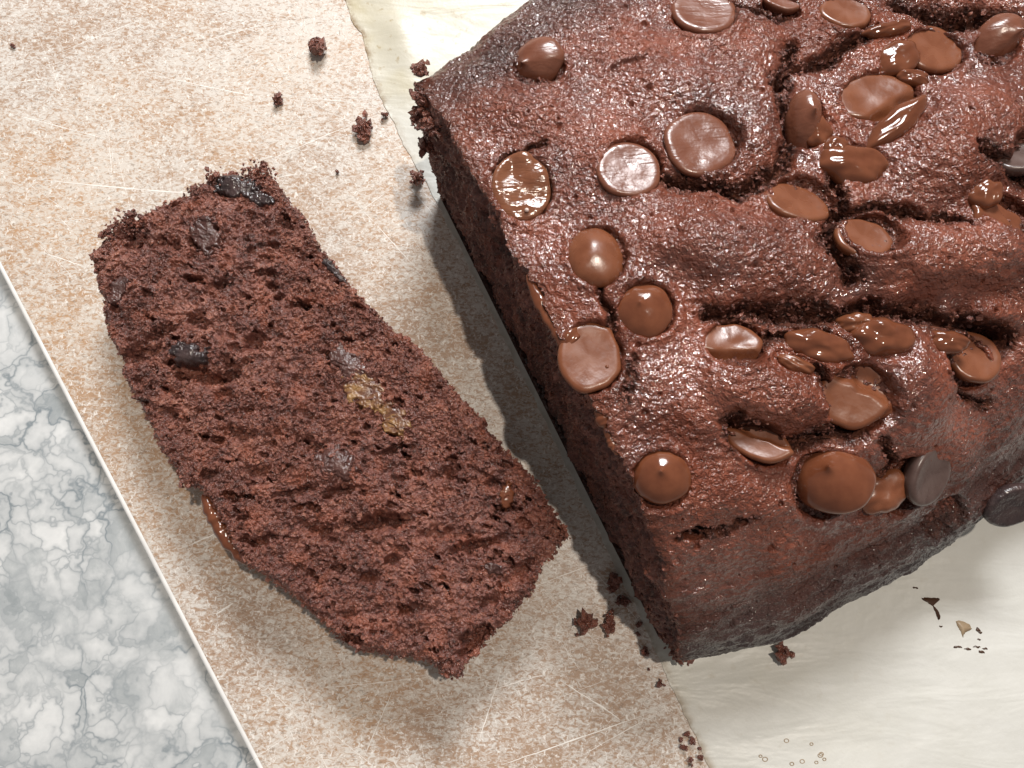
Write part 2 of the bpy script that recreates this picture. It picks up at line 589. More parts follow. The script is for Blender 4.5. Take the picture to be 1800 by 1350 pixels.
# knife scratches: thin pale raised hairlines (px from, px to, width mm)
scr = [((60, 315), (410, 345), .30), ((260, 130), (480, 175), .25), ((480, 165), (660, 185), .18), ((310, 345), (560, 300), .2),
       ((455, 290), (650, 205), .2), ((1060, 985), (830, 1075), .2), ((830, 1075), (730, 1120), .18), ((1040, 1000), (1125, 1095), .18),
       ((955, 1040), (1050, 1130), .14), ((990, 1200), (1090, 1265), .35), ((960, 1185), (860, 1215), .2), ((1150, 1250), (880, 1345), .28),
       ((1180, 1240), (1020, 1330), .15), ((980, 1120), (1020, 1180), .12), ((690, 1215), (640, 1330), .15), ((880, 1180), (840, 1310), .2),
       ((560, 1210), (760, 1190), .14), ((330, 960), (385, 935), .3), ((380, 1080), (410, 1060), .4), ((20, 200), (190, 245), .25),
       ((0, 150), (140, 130), .18), ((110, 90), (260, 30), .18), ((300, 90), (520, 30), .16), ((40, 400), (180, 380), .2),
       ((60, 440), (150, 470), .25), ((590, 400), (690, 330), .14), ((560, 370), (700, 375), .14), ((620, 350), (740, 480), .14),
       ((720, 330), (765, 380), .22), ((730, 325), (778, 372), .16), ((545, 180), (705, 250), .14), ((430, 250), (640, 235), .12)]
for k in range(90):
    x, y = random.uniform(0, 720), random.uniform(0, 430)
    if k % 3 == 0:
        x, y = random.uniform(420, 1180), random.uniform(1150, 1350)
    a = random.choice([random.gauss(-0.35, 0.25), random.gauss(0.25, 0.4), random.gauss(0.9, 0.3)])
    L = random.uniform(40, 200)
    scr.append(((x, y), (x + L * math.cos(a), y + L * math.sin(a)), random.uniform(.04, .11)))
sv, sf = [], []
for (p0, p1, w) in scr:
    a, b = P(*p0)[:2], P(*p1)[:2]
    d = (b - a) / np.linalg.norm(b - a)
    nn = np.array([-d[1], d[0]])
    k = 14
    base = len(sv)
    bend = random.gauss(0, 0.006) * np.linalg.norm(b - a)
    for i in range(k):
        t = i / (k - 1)
        c = a + (b - a) * t + nn * (bend * math.sin(math.pi * t) + random.gauss(0, 0.04 * MM))
        ww = 0.42 * w * MM * (0.2 + math.sin(math.pi * t) ** 0.6) * random.uniform(0.4, 1.2)
        sv += [tuple(c - nn * ww) + (0.02 * MM,), tuple(c) + (0.045 * MM,), tuple(c + nn * ww) + (0.02 * MM,)]
    for i in range(k - 1):
        q = base + 3 * i
        sf += [(q, q + 3, q + 4, q + 1), (q + 1, q + 4, q + 5, q + 2)]
o = link_mesh('knife_scratches', sv, np.array(sf), M['scratch'], board)
tag(o, kind='stuff')

# baking paper: sheet whose left edge follows the photograph
edge_px = [(560, -150), (585, -60), (612, 0), (622, 35), (640, 62), (652, 110), (664, 150), (690, 205), (722, 268), (745, 308), (800, 410), (850, 515),
           (905, 625), (960, 735), (1010, 842), (1048, 915), (1085, 995), (1120, 1065), (1150, 1130), (1178, 1190), (1210, 1260), (1252, 1350), (1290, 1430), (1345, 1540), (1420, 1690), (1500, 1850)]
ep = arc_resample(catmull(np.array([P(x, y)[:2] for x, y in edge_px]), 900), 520)
G1, G2 = P(745, 310), P(1040, 905)
eu = (G2 - G1) / np.linalg.norm(G2 - G1)
ea = np.array([-eu[1], eu[0], 0.0])
ep -= ea[:2] * 0.5 * MM
ep += (ea[:2] * (0.25 * MM * noise(np.arange(520) / 3.0, np.zeros(520)) + 0.45 * MM * noise(np.arange(520) / 11.0, np.ones(520)))[:, None])
nc = 150
tt = np.linspace(0, 1, nc) ** 1.6
PX = ep[:, None, 0] + ea[0] * 0.185 * tt[None]
PY = ep[:, None, 1] + ea[1] * 0.185 * tt[None]
rel_u = (PX - G1[0]) * eu[0] + (PY - G1[1]) * eu[1]
under = sstep(-9 * MM, 2 * MM, rel_u) * (1 - sstep(104 * MM, 118 * MM, rel_u))
lift = 0.7 * MM * (noise(PX / .030 + 4, PY / .018) + 0.6) * (1 - under)
lift = np.maximum(lift, 0)
upper = 1 - sstep(-40 * MM, 0 * MM, rel_u)
lift += upper * (1 - under) * 0.9 * MM * np.exp(-((tt[None] * 165 - 5) / 8.0) ** 2) * (0.6 + noise(PX / .012, PY / .012))
lift = np.maximum(lift, 0)
PZ = 0.10 * MM + lift * sstep(0, 0.06, tt)[None] + 0 * PX
top = np.stack([PX, PY, PZ + 0.06 * MM], -1)
bot = np.stack([PX, PY, PZ - 0.04 * MM], -1)
edge_w = np.exp(-(tt[None] * 165 / 0.9) ** 2) * (0.35 + 0.65 * upper + 0.3 * sstep(95 * MM, 110 * MM, rel_u)) + 0 * PX
grease_w = (upper * 0.9 + 0.15) * np.exp(-(tt[None] * 165 / 45) ** 2) + 0.12 * np.exp(-((rel_u / MM - 118) / 10) ** 2)
nv = top.shape[0] * nc
ring = np.concatenate([np.arange(520) * nc])
f_edge = np.stack([ring[:-1], ring[1:], ring[1:] + nv, ring[:-1] + nv], -1)
p_origin = G1 + eu * .05 + ea * .08
p_origin[2] = 0.06 * MM
paper = thing('parchment_paper', p_origin, 'greasy white sheet of parchment paper lying under the sliced loaf', 'parchment paper')
link_mesh('paper_sheet', np.concatenate([top.reshape(-1, 3), bot.reshape(-1, 3)]),
          [grid_faces(520, nc, False, 0, True)[:, ::-1], grid_faces(520, nc, False, nv), f_edge], M['paper'], paper,
          True, {'edge': np.concatenate([edge_w.ravel()] * 2), 'grease': np.concatenate([grease_w.ravel()] * 2)})


def paper_z(x, y):
    d = (top[..., 0] - x) ** 2 + (top[..., 1] - y) ** 2
    return top[..., 2].ravel()[np.argmin(d)]


def flat_stain(name, pts_px, mat, parent, surf):
    """thin irregular dried mark lying on a surface"""
    c = arc_resample(catmull(np.array(pts_px, dtype=float), 60, True), 46, True)
    c = c + 2.2 * np.stack([noise(c[:, 0] / 5, c[:, 1] / 5), noise(c[:, 1] / 5 + 9, c[:, 0] / 5)], -1)
    w = np.array([P(x, y, 0.0005) for x, y in c])
    z = np.array([surf(a[0], a[1]) for a in w])
    w[:, 2] = z + 0.06 * MM
    m = w.mean(0)
    m[2] += 0.05 * MM
    v = np.vstack([w, w - (0, 0, 0.05 * MM), m[None]])
    n_ = len(w)
    i = np.arange(n_)
    j = (i + 1) % n_
    return link_mesh(name, v, [np.stack([i, j, np.full(n_, 2 * n_)], -1)[:, ::-1], np.stack([i, j, j + n_, i + n_], -1)], mat, parent)


flat_stain('batter_stain', [(1620, 1051), (1652, 1052), (1640, 1062), (1651, 1078), (1649, 1090), (1642, 1072), (1632, 1060)], M['stain'], paper, paper_z)
for k in range(10):      # dried rings of fat
    x, y = 1335 + 130 * random.random(), 1350 - 45 * random.random() ** 2 - (6 if k % 3 else 0)
    q = P(x, y, 0.0006)
    rr_ = random.uniform(2.2, 4.2) * .118 * MM
    th = np.linspace(0, 2 * math.pi, 18, endpoint=False)
    ph = np.linspace(0, 2 * math.pi, 6, endpoint=False)
    tv = np.stack([(rr_ + .09 * MM * np.cos(ph)[None]) * np.cos(th)[:, None], (rr_ + .09 * MM * np.cos(ph)[None]) * np.sin(th)[:, None] * .8, .05 * MM * np.sin(ph)[None] + 0 * th[:, None]], -1)
    tv = np.vstack([tv, tv[:1]])
    link_mesh('grease_ring', tv + (q[0], q[1], paper_z(q[0], q[1]) + .03 * MM), grid_faces(19, 6, True), M['stainlight'], paper)
flat_stain('batter_stain', [(1681, 1091), (1700, 1096), (1707, 1106), (1694, 1112), (1692, 1120), (1686, 1108)], M['stainlight'], paper, paper_z)
for (x, y, a, b) in [(1718, 1107, 5, 3), (1722, 1112, 3, 2), (1683, 1137, 8, 2), (1700, 1141, 7, 2), (1716, 1137, 7, 2), (1724, 1146, 6, 3), (1730, 1140, 5, 1.5), (1653, 1101, 3, 2), (1608, 1033, 5, 1.5), (1720, 1124, 3, 1.5)]:
    flat_stain('batter_stain', [(x - a, y - b * .3), (x, y - b), (x + a, y + b * .2), (x + a * .2, y + b)], M['stain'], paper, paper_z)

# ------------------------------------------------------------------ cake slice
ST = 16.0 * MM
out_px = [(375, 306), (400, 300), (425, 307), (455, 301), (480, 314), (500, 345), (530, 380), (560, 435), (590, 468), (620, 508), (655, 545), (690, 580), (715, 592),
          (735, 610), (767, 647), (793, 680), (820, 710), (842, 730), (855, 752), (871, 771), (900, 800), (930, 834), (960, 880), (978, 907), (986, 933), (987, 952),
          (974, 970), (956, 988), (948, 1010), (930, 1042), (910, 1068), (890, 1090), (866, 1112), (842, 1140), (818, 1168), (798, 1184), (778, 1184), (761, 1165),
          (730, 1157), (690, 1152), (660, 1145), (620, 1138), (587, 1115), (560, 1085), (530, 1060), (500, 1035), (465, 1010), (440, 998), (422, 980),
          (408, 958), (396, 928), (382, 900), (362, 872), (345, 855), (320, 843), (300, 815), (281, 788), (262, 745), (245, 715), (226, 680), (211, 645), (204, 615),
          (191, 590), (182, 565), (180, 545), (177, 520), (168, 500), (164, 470), (159, 442), (175, 425), (190, 407), (197, 392), (220, 386), (245, 375),
          (270, 362), (300, 347), (335, 335), (352, 320)]
opts = np.array([P(x, y, ST)[:2] for x, y in out_px]) / MM
oc = np.array(P(545, 745, ST)[:2]) / MM
n2 = 315
outl = arc_resample(catmull(opts, 1400, True), 8 * n2, True)
dn = (outl - oc) / np.linalg.norm(outl - oc, axis=1)[:, None]
outl = outl + dn * (0.35 * noise(outl[:, 0] / 1.6, outl[:, 1] / 1.6) + 0.22 * noise(outl[:, 0] / .7, outl[:, 1] / .7))[:, None]
ii, jj = np.meshgrid(np.arange(-n2, n2 + 1), np.arange(-n2, n2 + 1), indexing='ij')
mm_ = np.maximum(np.abs(ii), np.abs(jj)).astype(float)
ms = np.maximum(mm_, 1)
tp = np.where(jj == -mm_, (ii + mm_) / (2 * ms), np.where(ii == mm_, 1 + (jj + mm_) / (2 * ms),
     np.where(jj == mm_, 2 + (mm_ - ii) / (2 * ms), 3 + (mm_ - jj) / (2 * ms))))
idx = (tp * 2 * n2) % (8 * n2)
idx = (tp / 4 * 8 * n2) % (8 * n2)
i0 = np.floor(idx).astype(int) % (8 * n2)
fr = (idx - np.floor(idx))[..., None]
ring_pt = outl[i0] * (1 - fr) + outl[(i0 + 1) % (8 * n2)] * fr
rr = (mm_ / n2)[..., None]
SXY = oc + (ring_pt - oc) * rr
sx, sy = SXY[..., 0], SXY[..., 1]
hs = crumb_height(sx, sy) * (1 - 0.45 * sstep(.97, 1.0, rr[..., 0]))
PXMM = 0.108       # mm per photograph pixel on the slice
cav = [(235, 415, 20, 32, 10, 3.2), (282, 424, 20, 13, -10, 2.6), (308, 428, 9, 9, 0, 2.2), (275, 587, 40, 11, -25, 2.8), (243, 622, 36, 16, -18, 3.4),
       (345, 655, 42, 13, 18, 3.4), (395, 662, 30, 11, -25, 3.2), (445, 602, 20, 14, -50, 3.0), (385, 690, 10, 8, 0, 1.5), (600, 862, 34, 8, -12, 3.0), (520, 865, 40, 8, -12, 2.2),
       (660, 920, 55, 12, -8, 4.0), (560, 935, 30, 11, 25, 3.2), (540, 780, 30, 10, 30, 2.0), (840, 958, 48, 9, -15, 3.2), (420, 762, 26, 12, 10, 2.2), (365, 834, 14, 9, 0, 2.4),
       (430, 912, 20, 6, 0, 2.2), (457, 953, 20, 10, -20, 2.6), (765, 938, 28, 12, 0, 2.2), (595, 1000, 12, 9, 0, 2.4), (650, 1015, 20, 9, -20, 2.4),
       (725, 1072, 26, 10, -10, 2.6), (832, 1130, 24, 18, -40, 4.5), (915, 1005, 30, 12, -40, 2.4), (780, 835, 26, 8, -15, 2.2), (340, 560, 18, 8, -30, 1.8), (385, 500, 14, 6, -15, 2.0),
       (480, 480, 12, 5, 0, 1.8), (505, 400, 14, 9, 30, 2.0), (530, 535, 30, 6, -15, 1.5), (700, 790, 30, 6, -15, 1.8), (640, 590, 18, 6, -20, 1.5), (860, 1060, 24, 9, -35, 2.4),
       (300, 690, 18, 8, 20, 1.8), (450, 830, 22, 8, -5, 1.8), (900, 895, 16, 8, 20, 1.8), (875, 850, 22, 8, 10, 2.0), (610, 1080, 14, 8, 0, 1.8), (690, 985, 22, 7, -15, 2.0)]
for (px, py, rx, ry, an, dep) in cav:
    c = P(px, py, ST)[:2] / MM
    a = math.radians(-an)
    x = (sx - c[0]) + 0.7 * noise(sx / 1.6 + 5, sy / 1.6)
    y = (sy - c[1]) + 0.7 * noise(sx / 1.6, sy / 1.6 + 8)
    xr, yr = x * math.cos(a) + y * math.sin(a), -x * math.sin(a) + y * math.cos(a)
    q = (xr / (rx * PXMM)) ** 2 + (yr / (ry * PXMM)) ** 2
    hs = hs - dep * np.exp(-q ** 1.6)
for (px, py, r, hgt) in [(415, 625, 34, 1.6), (590, 812, 34, 1.3), (655, 880, 40, 1.1), (480, 745, 30, .8), (330, 615, 30, .5), (700, 1000, 60, .8), (450, 560, 50, .8), (640, 680, 60, .4)]:
    c = P(px, py, ST)[:2] / MM
    hs = hs + hgt * np.exp(-(((sx - c[0]) ** 2 + (sy - c[1]) ** 2) / (r * PXMM) ** 2) ** 1.5)
hs = np.clip(hs, -6, 3)
lat = 0.28
SX = sx + lat * noise(sx / .8 + 60, sy / .8)
SY = sy + lat * noise(sx / .8, sy / .8 + 90)
round_ = 1.3 * sstep(.955, 1.0, rr[..., 0]) ** 2
SZ = ST / MM + hs - round_
SV = np.stack([SX, SY, SZ], -1) * MM
s_origin = np.array([oc[0] * MM, oc[1] * MM, 0.0])
slice_ = thing('cake_slice', s_origin, 'thick cut slice of dark chocolate cake lying flat on the board', 'cake slice')
m_ = 2 * n2 + 1
link_mesh('crumb_face', SV, grid_faces(m_, m_), M['crumb'], slice_)
# outer ring of the grid in order
ring_ids = np.concatenate([np.arange(0, m_ - 1) * m_, (m_ - 1) * m_ + np.arange(0, m_ - 1), np.arange(m_ - 1, 0, -1) * m_ + (m_ - 1), np.arange(m_ - 1, 0, -1)])
R0 = SV.reshape(-1, 3)[ring_ids]
nr = len(R0)
rows = [R0]
cen = s_origin
out_dir = R0[:, :2] - cen[:2]
out_dir /= np.linalg.norm(out_dir, axis=1)[:, None]
for k in range(1, 27):
    t = k / 26
    z = R0[:, 2] * (1 - t) + 0.05 * MM * t
    bul = (0.3 * math.sin(math.pi * min(t * 1.3, 1)) - 3.0 * t) * MM
    nzs = 0.45 * MM * noise(R0[:, 0] / .0016, R0[:, 1] / .0016, z / .0016) + 0.2 * MM * noise(R0[:, 0] / .0006, R0[:, 1] / .0006, z / .0006)
    xy = R0[:, :2] + out_dir * (bul + nzs * min(1, 4 * t))[:, None]
    rows.append(np.column_stack([xy, np.maximum(z, 0.04 * MM)]))
wall = np.concatenate(rows)
botf = (np.arange(nr) + 26 * nr)[None]
link_mesh('crust', wall, [grid_faces(27, nr, True), botf], M['crust'], slice_, True,
          {'side': np.full(len(wall), 0.35), 'torn': np.full(len(wall), 0.5)})
# pieces baked into the slice: px, py, rx px, ry px, angle, rise mm, how rough, material, name
INC = [(415, 326, 46, 24, 8, .5, .35, 'dark', 'chocolate_chip'), (456, 348, 28, 14, 12, .3, .5, 'dark', 'chocolate_chip'), (362, 412, 26, 40, -15, .35, .35, 'plum', 'chocolate_chip'),
       (590, 470, 15, 40, -38, .3, .3, 'dark', 'chocolate_chip'), (208, 508, 16, 30, 15, .2, .4, 'plum', 'chocolate_chip'), (334, 624, 38, 22, 12, 1.5, .12, 'dark', 'chocolate_chip'),
       (594, 812, 38, 30, 30, .9, .55, 'plum', 'chocolate_chip'), (891, 872, 14, 24, 10, .3, .2, 'gloss', 'chocolate_chip'), (612, 640, 46, 24, 38, .15, .5, 'plum', 'chocolate_chip'),
       (640, 688, 48, 30, 40, .3, .35, 'banana', 'banana_piece'), (692, 736, 36, 24, 45, .2, .4, 'banana', 'banana_piece'),
       (868, 1000, 22, 11, 20, .2, .5, 'plum', 'chocolate_chip')]
inc_mask = np.zeros(sx.shape, dtype=bool)
hs_low = 0.75 * noise(sx / 6.5, sy / 5)
for (px, py, rx, ry, an, rise, rgh, mt, nm) in INC:
    c = P(px, py, ST)[:2] / MM
    a = math.radians(-an)
    x, y = SX - c[0], SY - c[1]
    xr, yr = x * math.cos(a) + y * math.sin(a), -x * math.sin(a) + y * math.cos(a)
    q = np.hypot(xr / (rx * PXMM), yr / (ry * PXMM)) + .38 * noise(SX / 1.9 + px, SY / 1.9) + .22 * noise(SX / .7, SY / .7 + px)
    zz = np.maximum(hs_low, -.2) + rise * np.clip(1 - q * q, 0, 1) ** .7 + rgh * (np.clip(hs, -.9, 1.2) - hs_low) * .6 + .30
    zz = zz - 1.5 * sstep(.82, 1.02, q) - round_
    fm = np.zeros(q.shape, dtype=bool)
    ok = q < 1.05
    fm[:-1, :-1] = ok[:-1, :-1] & ok[1:, :-1] & ok[:-1, 1:] & ok[1:, 1:]
    fi, fj = np.nonzero(fm)
    if len(fi) < 20:
        continue
    quads = np.stack([fi * m_ + fj, fi * m_ + fj + 1, (fi + 1) * m_ + fj + 1, (fi + 1) * m_ + fj], -1)
    uq, inv = np.unique(quads, return_inverse=True)
    pv = np.stack([SX, SY, ST / MM + zz], -1).reshape(-1, 3)[uq] * MM
    link_mesh(nm, pv, inv.reshape(-1, 4), M[mt], slice_)
    inc_mask |= q < .95
# loose grains clinging to the cut face and along its rim
ng = 20000
pick = rng.integers(0, m_ * m_, ng)
pick = pick[~inc_mask.ravel()[pick]]
ng = len(pick)
gp = SV.reshape(-1, 3)[pick]
gr = 0.20 * MM * np.exp(0.45 * rng.normal(size=ng)).clip(0.4, 2.4)
rp = R0[rng.integers(0, nr, 2600)] + np.column_stack([rng.normal(size=(2600, 2)) * 0.25 * MM, -np.abs(rng.normal(size=2600)) * 1.5 * MM])
rad2 = 0.22 * MM * np.exp(0.4 * rng.normal(size=2600)).clip(0.4, 2.2)
tuft = []
for (px, py, r, n_) in [(225, 392, 18, 130), (455, 305, 20, 150), (375, 312, 12, 70), (345, 335, 12, 60), (795, 1180, 14, 70), (780, 1165, 14, 60), (190, 410, 12, 60),
                        (190, 470, 14, 70), (985, 935, 14, 70), (330, 845, 12, 50)]:
    for _ in range(n_):
        q = P(px + random.gauss(0, r * .6), py + random.gauss(0, r * .5), ST - 0.3 * MM + random.gauss(0, .5) * MM)
        tuft.append(q)
tuft = np.array(tuft)
rad3 = 0.26 * MM * np.exp(0.35 * rng.normal(size=len(tuft))).clip(0.4, 2)
gv, gf = grains(np.vstack([gp, rp, tuft]), np.concatenate([gr, rad2, rad3]))
tag(link_mesh('crumb_grains', gv, gf, M['loose'], slice_, False), kind='stuff')


def slice_z(x, y):
    d = (SV[..., 0] - x) ** 2 + (SV[..., 1] - y) ** 2
    k = np.argpartition(d.ravel(), 40)[:40]
    return np.median(SV[..., 2].ravel()[k])


# ------------------------------------------------------------------ chocolate shapes
PROF = {
    'disc': [(0, -.05), (.45, -.04), (.72, -.015), (.88, 0), (.96, -.05), (1.0, -.15), (.98, -.30), (.86, -.52), (.62, -.74), (.3, -.92), (0, -1.0)],
    'cone': [(0, .98), (.05, .93), (.13, .81), (.28, .71), (.50, .60), (.72, .43), (.90, .18), (1.0, -.06), (.96, -.25), (.7, -.36), (0, -.4)],
    'dome': [(0, .56), (.2, .55), (.45, .48), (.7, .34), (.88, .16), (.98, -.05), (.95, -.25), (.7, -.4), (0, -.45)],
    'melt': [(0, .22), (.3, .22), (.6, .18), (.82, .10), (.95, -.02), (1.0, -.14), (.9, -.28), (.5, -.35), (0, -.38)],
}


def chip_mesh(kind, rx, ry, h, rot, tilt_dir, tilt, wob=.05, lumps=0.0, bend=(0, 0), seed=0, seg=56, rows_=30, bite=None):
    pr = arc_resample(catmull(PROF[kind], 160), rows_)
    pr[:, 0] = np.maximum(pr[:, 0], 0)
    th = np.linspace(0, 2 * math.pi, seg, endpoint=False)
    rad = 1 + wob * 1.6 * noise(np.cos(th) * 1.1 + seed * 3.1, np.sin(th) * 1.1 + seed * 1.7) + wob * .6 * noise(np.cos(th) * 2.2 + seed, np.sin(th) * 2.2)
    X = pr[:, None, 0] * np.cos(th)[None] * rad[None]
    Y = pr[:, None, 0] * np.sin(th)[None] * rad[None]
    Z = pr[:, None, 1] + 0 * X
    up = np.clip(Z, 0, None)
    X = X + bend[0] * up
    Y = Y + bend[1] * up
    if lumps:
        Z = Z + lumps * noise(X * 1.7 + seed * 5, Y * 1.7, Z + 0 * X) + lumps * .15 * noise(X * 3.5 + seed, Y * 3.5 + 3, Z)
    if bite:                              # torn or melted away on one side: (angle, offset, drop)
        a, off, drop = bite
        k = sstep(off - .18, off + .18, X * math.cos(a) + Y * math.sin(a) + .12 * noise(X * 2.2 + seed, Y * 2.2))
        Z = Z - drop * k
    V = np.stack([X * rx, Y * ry, Z * h], -1).reshape(-1, 3)
    V = np.array(Euler((0, 0, math.radians(-rot))).to_matrix()) .dot(V.T).T
    d = math.radians(-tilt_dir)           # picture direction, 0 right, 90 down
    axis = Vector((-math.sin(d), math.cos(d), 0))
    from mathutils import Matrix
    V = np.array(Matrix.Rotation(math.radians(tilt), 3, axis)).dot(V.T).T
    return V, grid_faces(rows_, seg, True)


# ------------------------------------------------------------------ loaf
LZ0 = 0.22 * MM
PF = [(6, 0.0), (3.5, 6), (1, 14), (-1.5, 22), (-2.6, 28), (-1.2, 33), (2.5, 36.2), (8, 38.2), (16, 39.6), (28, 41.2), (42, 42.8), (55, 43.4), (68, 43.0), (78, 41.6),
      (86, 38.6), (92.5, 34.8), (98, 30.6), (102.5, 26.4), (106.3, 22.2), (109.6, 18.0), (112.0, 13.5), (112.6, 9), (111, 4), (109, 0.0)]
NS = 830
prof = arc_resample(catmull(PF, 1500), NS)
a1 = np.linspace(0, 104, 560)
a2 = 104 + (np.linspace(0, 1, 70)[1:] ** 1.1) * 62
A = np.concatenate([a1, a2])
NA = len(A)
UC = 54.0


def loaf_base(a, u, z):
    k = 1 + 0 * a
    e_ = np.clip((a - 118) / 48.0, 0, 1)
    k = np.sqrt(np.clip(1 - e_ ** 2.4, 0, 1)) * 0.97 + 0.03
    up = np.where(u < UC, (UC - u) / 56.0, 0)
    lo = np.where(u > UC, (u - UC) / 58.0, 0)
    wide_up = 7.5 * sstep(0, 40, a) + 1.0 * np.sin(a / 17.0)
    wide_lo = 6.5 * sstep(-4, 24, a) - 5.0 * sstep(36, 80, a) + 0.8 * np.sin(a / 9.0 + 1)
    u2 = UC + ((u - up * wide_up + lo * wide_lo) - UC) * k
    z2 = z * (0.25 + 0.75 * k) * (1 + 0.03 * np.sin(a / 26.0 + .4))
    sh = 0.018 * z * (1 - sstep(0, 25, a)) + 0.6 * noise(u / 9.0 + 0 * a, z / 9.0 + 0 * a) * (1 - sstep(0, 6, a))
    return a + sh + 1.0, u2, z2


def to_world(a, u, z):
    return (G1[0] * 1e3 + eu[0] * u + ea[0] * a, G1[1] * 1e3 + eu[1] * u + ea[1] * a, z + LZ0 * 1e3)


LP_Z = 42.0 * MM       # height at which features of the top are read from the photograph


def XYm(px, py, z=LP_Z):
    return P(px, py, z)[:2] / MM


KM = 0.0880            # mm per photograph pixel at the loaf's top

# raised swellings of the crust: px, py, rx, ry, angle, height mm
mounds = [(1300, 452, 170, 70, 3, 2.6), (1180, 420, 90, 60, 30, 1.2), (1690, 250, 150, 95, -38, 4.4), (1640, 455, 165, 62, -8, 3.6), (1780, 440, 80, 70, 0, 2.0),
          (1345, 695, 120, 52, 14, 3.6), (1250, 730, 70, 50, 20, 1.4), (1625, 680, 80, 75, -40, 2.6), (1210, 130, 120, 90, -20, 1.6), (1330, 200, 60, 110, 8, 1.6), (1000, 230, 110, 80, 30, .8),
          (1300, 60, 90, 70, 0, 1.4), (1150, 700, 70, 50, 10, .9), (1100, 470, 50, 50, 0, .8), (1740, 560, 80, 30, -10, 1.2), (1450, 650, 60, 26, 20, .8), (1340, 880, 70, 40, 0, .8),
          (1560, 770, 60, 40, 0, 1.2), (1720, 770, 90, 60, 0, 1.2), (1480, 60, 60, 40, 0, 1.0), (930, 180, 80, 50, -30, .8)]
# torn cracks: polyline in px, half width mm, depth mm
cracks = [([(1392, 85), (1372, 130), (1366, 180), (1385, 245), (1378, 290), (1330, 330), (1290, 350), (1215, 335), (1170, 325)], 1.7, 3.6),
          ([(1400, 120), (1450, 110), (1480, 85), (1530, 60)], 1.6, 3.0),
          ([(1460, 330), (1478, 372), (1450, 408), (1440, 440), (1470, 470), (1485, 500)], 1.7, 4.2),
          ([(1470, 380), (1540, 375), (1600, 385), (1680, 400)], 1.3, 2.6),
          ([(1235, 565), (1300, 552), (1390, 560), (1470, 556), (1540, 545), (1620, 560), (1690, 572), (1800, 590)], 2.0, 4.6),
          ([(1345, 600), (1390, 595), (1440, 590)], 1.4, 3.0),
          ([(1280, 745), (1310, 760), (1390, 780), (1450, 765), (1520, 750)], 1.5, 3.2), ([(1430, 650), (1445, 690), (1465, 735)], 1.0, 2.2),
          ([(1056, 500), (1062, 540), (1075, 575)], .9, 2.6), ([(868, 300), (900, 268), (960, 258)], .8, 1.8), ([(1590, 10), (1660, 25), (1760, 20), (1800, 45)], 2.4, 4.5),
          ([(1700, 290), (1745, 300), (1790, 320)], 1.6, 3.0), ([(1290, 740), (1275, 765), (1290, 790)], 1.0, 2.0), ([(1560, 760), (1600, 800), (1590, 840)], 1.3, 1.8),
          ([(1700, 560), (1740, 575), (1800, 580)], 1.6, 3.0), ([(1380, 20), (1330, 10), (1290, 5)], 1.2, 2.0), ([(1110, 640), (1095, 700)], .8, .9),
          ([(1210, 940), (1280, 930), (1340, 905)], 1.0, 1.0), ([(1680, 650), (1720, 680), (1780, 700)], 1.3, 1.6), ([(1075, 118), (1100, 112), (1130, 100)], .7, -1.2)]

